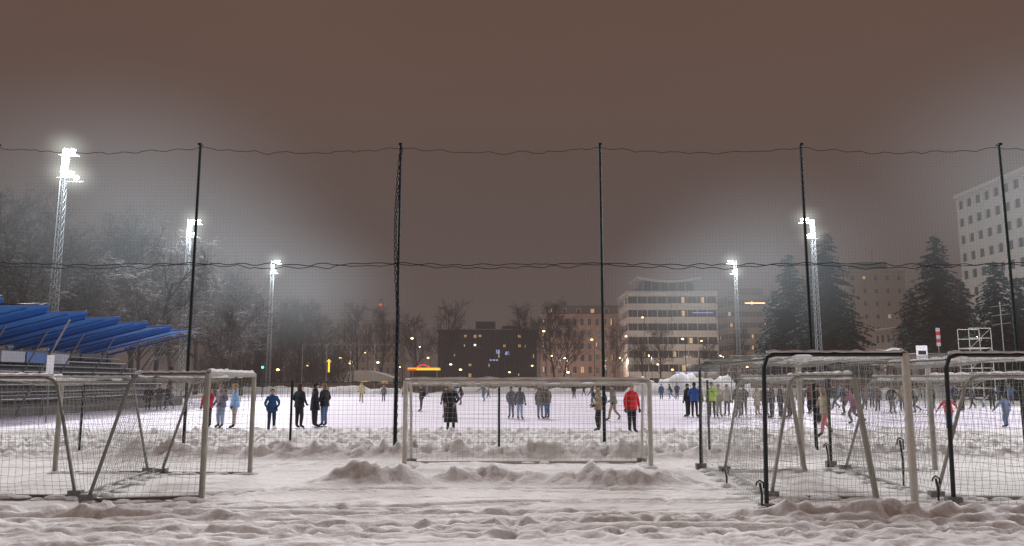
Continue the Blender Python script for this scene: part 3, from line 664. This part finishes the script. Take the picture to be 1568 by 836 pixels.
def body(pose):
    if pose in _cache: return _cache[pose]
    P=POSES[pose]; l=P['lean']
    V=[(0,0,.95),(0,l*.4,1.14),(0,l*.8,1.33),(0,l,1.48),(0,l+.01,1.56)]
    rr=[.145,.13,.15,.08,.055]
    E=[(0,1),(1,2),(2,3),(3,4)]
    for s,i in ((-1,0),(1,1)):
        b0=len(V); V+=[(s*.165,l*.9,1.425),tuple([P['el'][i][0],P['el'][i][1]+l,P['el'][i][2]]),tuple([P['wr'][i][0],P['wr'][i][1]+l,P['wr'][i][2]])]
        rr+=[.085,.062,.045]; E+=[(2,b0),(b0,b0+1),(b0+1,b0+2)]
    for s,i in ((-1,0),(1,1)):
        k,a=P['kn'][i]; w=.09 if pose!='skate' else .12
        lift=.10 if (a<-.2) else 0
        b0=len(V); V+=[(s*.085,0,.86),(s*w,k,.50),(s*(w+.01),a,.12+lift),(s*(w+.03),a+.17-(.04 if lift else 0),.055+lift*.4)]
        rr+=[.105,.078,.058,.045]; E+=[(0,b0),(b0,b0+1),(b0+1,b0+2),(b0+2,b0+3)]
    me=bpy.data.meshes.new('tmp'); me.from_pydata(V,E,[]); o=bpy.data.objects.new('tmp',me); scene.collection.objects.link(o)
    md=o.modifiers.new('s','SKIN'); md.use_smooth_shade=True
    if not me.skin_vertices: 
        bpy.context.view_layer.objects.active=o; bpy.ops.mesh.customdata_skin_add()
    for i,sv in enumerate(me.skin_vertices[0].data):
        sv.radius=(rr[i],rr[i]*.88); sv.use_root=(i==0)
    ss=o.modifiers.new('u','SUBSURF'); ss.levels=1; ss.render_levels=1
    dg=bpy.context.evaluated_depsgraph_get(); ev=o.evaluated_get(dg); m2=ev.to_mesh()
    vs=[tuple(v.co) for v in m2.vertices]; fs=[tuple(p.vertices) for p in m2.polygons]
    ev.to_mesh_clear(); bpy.data.objects.remove(o); 
    VV=[Vector(v) for v in V]; fm=[]
    def dist(p,a,b_):
        ab=b_-a; t=max(0,min(1,(p-a).dot(ab)/max(ab.length_squared,1e-9))); return (p-a-ab*t).length
    for f in fs:
        c=sum((Vector(vs[i]) for i in f),Vector())/len(f)
        k=min(range(len(E)),key=lambda q:dist(c,VV[E[q][0]],VV[E[q][1]])-.6*min(rr[E[q][0]],rr[E[q][1]]))
        if k==3 and c.z>1.52: m=3
        elif k<4: m=0 if c.z>.88 else 1
        elif k<10: m=0
        else:
            j=(k-10)%4; m=1 if j<3 else 2
            if c.z<.17: m=2
        fm.append(m)
    _cache[pose]=(vs,fs,fm,VV,l); return _cache[pose]
def hand(b,w,d,side,m):
    d=d.normalized(); s=Vector((side,0,0)); s=(s-d*s.dot(d)).normalized(); n=d.cross(s).normalized()
    b.poly([w-d*.02,w+d*.035,w+d*.085],[.03,.042,.036],7,m)
    for k,(o,L) in enumerate(((-.03,.062),(-.01,.078),(.011,.072),(.03,.056))):
        p=w+d*.08+s*o; b.poly([p,p+d*L*.55+n*.008,p+d*L*.85+n*.03],[.0115,.0105,.008],5,m)
    p=w+d*.03-s*.03; b.poly([p,p-s*.03+d*.03+n*.01,p-s*.035+d*.062+n*.02],[.014,.013,.010],5,m)
CM={}
def cmat(kind,c):
    k=(kind,c)
    if k not in CM: CM[k]=mat('%s_%d'%(kind,len(CM)),c,.75,.18,9,bump=.35,bscale=14)
    return CM[k]
SK=(.50,.32,.25)
def person(c,feet,head,jac,pan,pose='stand',face=0,hat=None,hair=(.05,.035,.025),coat=0,skirt=False,pack=None,longhair=False,hood=False,name='standing_person',skates=True,scarf=None):
    Y=gy(feet); X=gx(c,Y); h=max(1.2,min(1.98,hz(head,Y)))
    vs,fs,fm,VV,l=body(pose); b=MB(); b.v=list(vs); b.f=list(fs); b.m=list(fm)
    if skirt:
        b.m=[ (0 if (m==1 and sum(vs[i][2] for i in f)/len(f)>.72) else m) for f,m in zip(fs,fm)]
    hem=.84 if not coat else coat
    base=len(b.v); n=16; K=5
    for k in range(K+1):
        t=k/K; z=1.22+(hem-1.22)*t; rx=.172+.05*t*(1.22-hem)/.35*.6; ry=.135+.05*t*(1.22-hem)/.35*.6
        for j in range(n):
            a=2*math.pi*j/n; wv=1+.035*math.sin(a*5+k+c); b.v.append((math.cos(a)*rx*wv,math.sin(a)*ry*wv+l*.55*max(0,(z-.95)/.3),z))
    for k in range(K):
        for j in range(n):
            j2=(j+1)%n; u=base+k*n; b.f.append((u+j,u+n+j,u+n+j2,u+j2)); b.m.append(0)
    hc=Vector((0,l+.03,1.655))
    b.poly([(0,l,1.46),(0,l+.005,1.53),(0,l+.01,1.555)],[.095,.085,.078],10,0 if not scarf else 6)
    def hd(p):
        q=p.copy()
        if q.z<0: q.x*=1-.28*(-q.z/.118)**1.3; 
        if q.y>0 and abs(q.x)<.02 and -.035<q.z<.02: q.y+=.02
        if q.z<-.05 and q.y>0: q.y+=.006
        return q
    b.ell(hc,(.076,.095,.118),3,16,12,fn=hd)
    for s in(-1,1):
        b.ell(hc+Vector((s*.077,-.005,-.005)),(.012,.02,.03),3,6,5)
        b.ell(hc+Vector((s*.03,.086,.012)),(.012,.008,.007),5,6,4)
        b.ell(hc+Vector((s*.031,.086,.032)),(.017,.006,.004),4,6,4)
    b.ell(hc+Vector((0,.089,-.058)),(.022,.006,.006),6,6,4)
    if hood:
        b.ell(hc+Vector((0,-.028,.012)),(.105,.105,.145),0,14,9)
    elif hat:
        b.ell(hc+Vector((0,-.008,.028)),(.087,.104,.115),7,14,8,z0=.08); b.poly([hc+Vector((0,-.008,.028)),hc+Vector((0,-.008,.062))],[.101,.1],14,7)
        b.ell(hc+Vector((0,-.035,-.01)),(.08,.078,.08),4,10,6)
    else:
        b.ell(hc+Vector((0,-.016,.02)),(.087,.102,.118),4,14,9,z0=-.05,fn=lambda p:Vector((p.x,min(p.y,.07 if p.z<.05 else .2),p.z)))
    if longhair: b.ell(hc+Vector((0,-.055,-.08)),(.095,.06,.17),4,12,8)
    for i in (0,1):
        wr=VV[7+3*i]; el=VV[6+3*i]; hand(b,wr+(wr-el).normalized()*.02,wr-el,1 if i==0 else -1,8)
    if pack:
        b.ell((0,l*.6-.21,1.22),(.15,.10,.23),9,12,8); 
        for s in(-1,1): b.poly([(s*.09,l-.12,1.42),(s*.10,l+.05,1.50),(s*.10,l+.15,1.36),(s*.12,l+.06,1.12)],.022,5,9)
    if skates:
        for i in(0,1):
            an=VV[13+4*i]; to=VV[14+4*i]; b.box((an.x-.008,an.y-.06,to.z-.055),(an.x+.008,to.y+.07,to.z-.03),2)
    face_m=[cmat('jacket',jac),cmat('trousers',pan),cmat('boots',(.03,.03,.035)),cmat('skin',SK),cmat('hair',hair),cmat('eye',(.02,.015,.01)),cmat('lips',scarf or (.35,.12,.10)),cmat('hat',hat or (.05,.05,.05)),cmat('glove',(.04,.04,.045) if (c%3) else SK),cmat('pack',pack or (.02,.02,.02))]
    o=b.build(name,face_m,None,(X,Y,gh(X,Y) if Y<34 else .015),math.radians(face),smooth=True)
    s=h/1.775; wsc=s*1.1; o.scale=(wsc,wsc,s); return o
K=(.022,.022,.028); N=(.025,.04,.09); J=(.12,.19,.32); LJ=(.33,.42,.55); G=(.14,.14,.15); BG=(.40,.31,.21)
P=person
P(72,631,603,K,K,'skate',-70,name='skater'); P(148,626,587,(.65,.12,.04),G,'glide',160,hat=K,name='skater')
P(226,629,590,K,K,'stand',30); P(243,628,589,(.05,.06,.07),G,'glide',200,hat=G,name='skater'); P(257,627,590,K,N,'skate',60,name='skater')
P(317,655,592,(.60,.03,.06),K,'phone',170,hat=(.35,.03,.04),hair=(.2,.12,.07),longhair=True)
P(337,656,589,(.25,.22,.27),LJ,'stand2',150,hat=(.25,.2,.18)); P(358,657,588,(.28,.48,.75),(.46,.42,.36),'stand',100,hair=(.35,.25,.12),scarf=(.5,.45,.4))
P(415,662,596,(.02,.08,.22),N,'stand2',-160,hair=(.04,.03,.02))
P(457,657,588,K,K,'stand2',-30,hair=(.06,.035,.025),longhair=True,skirt=True)
P(481,655,584,K,K,'stand',-60,hat=K,coat=.68); P(496,654,588,(.03,.03,.035),J,'stand2',60,hair=(.25,.16,.08),longhair=True)
P(553,617,581,(.55,.5,.3),BG,'walk',190,hat=(.5,.45,.2),name='walking_person')
P(645,630,590,(.05,.05,.045),K,'stand',90,pack=K); P(690,667,595,K,K,'stand2',180,coat=.30,hood=False,hat=(.35,.31,.15),scarf=(.2,.18,.14))
P(683,640,592,(.06,.055,.05),K,'stand',30); P(707,620,589,K,G,'glide',80,name='skater')
P(748,610,592,G,K,'walk',90,name='walking_person')
P(783,641,592,(.16,.17,.2),(.22,.25,.32),'stand2',20); P(796,643,592,(.14,.14,.15),LJ,'stand',-20,hat=(.06,.06,.06))
P(827,642,591,(.2,.19,.17),(.28,.30,.34),'stand',-30,hat=BG); P(838,642,590,(.16,.14,.12),J,'phone',40,hair=(.2,.13,.08))
P(879,611,589,K,K,'walk',0,name='walking_person')
P(917,665,592,(.38,.32,.22),K,'stand2',90,pack=K,hair=(.05,.035,.02)); P(940,645,590,(.18,.19,.14),BG,'walk',60,hair=(.05,.03,.02),name='walking_person')
P(968,667,591,(.68,.02,.03),K,'stand',200,hair=(.06,.04,.03))
P(1013,612,588,(.04,.09,.22),N,'stand',0); P(1028,611,588,K,J,'skate',70,name='skater'); P(1037,612,587,(.05,.08,.18),K,'stand2',160)
P(1054,639,588,K,K,'stand',40); P(1064,640,586,(.03,.10,.32),K,'stand2',-30,hat=K); P(1074,638,590,(.1,.1,.1),G,'stand',70)
P(1091,640,585,(.5,.8,.05),K,'phone',160,hat=(.02,.02,.02)); P(1101,639,588,(.55,.5,.42),(.45,.42,.38),'stand2',190,hat=(.5,.45,.4))
P(1114,637,589,(.5,.46,.4),G,'stand',140); P(1131,640,588,(.08,.08,.08),G,'stand',20); P(1140,636,590,K,K,'stand2',0)
P(1160,636,594,(.55,.48,.36),BG,'stand2',200,coat=.6,hair=(.25,.18,.1),longhair=True)
P(1183,641,587,(.06,.055,.06),K,'stand',90,hat=G); P(1196,641,589,(.1,.09,.08),N,'phone',-90); P(1210,640,590,K,K,'stand',30)
P(1228,637,590,G,K,'stand2',10); P(1266,679,604,(.42,.36,.27),(.6,.25,.25),'walk',95,hair=(.35,.25,.14),longhair=True,name='walking_person')
P(1255,650,590,(.05,.05,.05),K,'stand',30); P(1295,636,590,K,K,'glide',50,name='skater'); P(1309,650,592,(.28,.08,.17),(.12,.08,.1),'skate',60,hat=K,name='skater')
P(1325,628,592,G,K,'stand',0); P(1345,630,590,(.08,.04,.03),K,'stand',0); P(1382,630,592,(.3,.22,.1),N,'glide',170,name='skater')
P(1403,632,593,K,K,'skate',90,name='skater'); P(1455,657,605,(.55,.05,.06),J,'glide',-20,hat=K,name='skater')
P(1430,628,592,K,N,'stand',40); P(1490,626,592,(.1,.1,.12),K,'walk',90,name='walking_person'); P(1543,655,604,(.16,.22,.34),J,'glide',10,hat=K,name='skater')
P(1520,628,592,K,K,'glide',-40,name='skater'); P(120,622,590,(.3,.28,.25),K,'skate',60,name='skater')
P(1172,636,590,(.07,.07,.06),G,'stand2',-50); P(1242,634,589,(.12,.05,.05),K,'glide',20,name='skater'); P(1280,628,590,K,N,'walk',80,name='walking_person')
P(1336,626,591,(.05,.08,.15),K,'stand',150,hat=G); P(1366,634,590,K,G,'glide',-60,hat=(.3,.05,.05),name='skater'); P(1475,630,592,(.09,.08,.07),K,'stand2',20); P(1505,624,591,K,J,'skate',110,name='skater')
rr=random.Random(5)
for i in range(38):
    c=rr.choice((rr.uniform(20,300),rr.uniform(520,980),rr.uniform(1130,1560),rr.uniform(1130,1560))); f=rr.uniform(603,622)
    P(c,f,583+rr.uniform(5,8),rr.choice((K,N,G,(.05,.05,.06),(.3,.05,.05),BG,(.1,.2,.35))),rr.choice((K,N,G,J)),rr.choice(('stand','walk','skate','glide')),rr.uniform(0,360),hat=rr.choice((None,K,G)),name='skater')

# ---------------------------------------------------------------- camera
cd=bpy.data.cameras.new('camera'); cam=bpy.data.objects.new('camera',cd); scene.collection.objects.link(cam)
cam.location=(0,0,H); cam.rotation_euler=(math.radians(90)+T,0,0); cd.sensor_width=36; cd.lens=36*F/1568; cd.clip_end=3000; cd.clip_start=.1
scene.camera=cam
scene.view_settings.view_transform='Standard'; scene.view_settings.look='None'; scene.view_settings.exposure=0
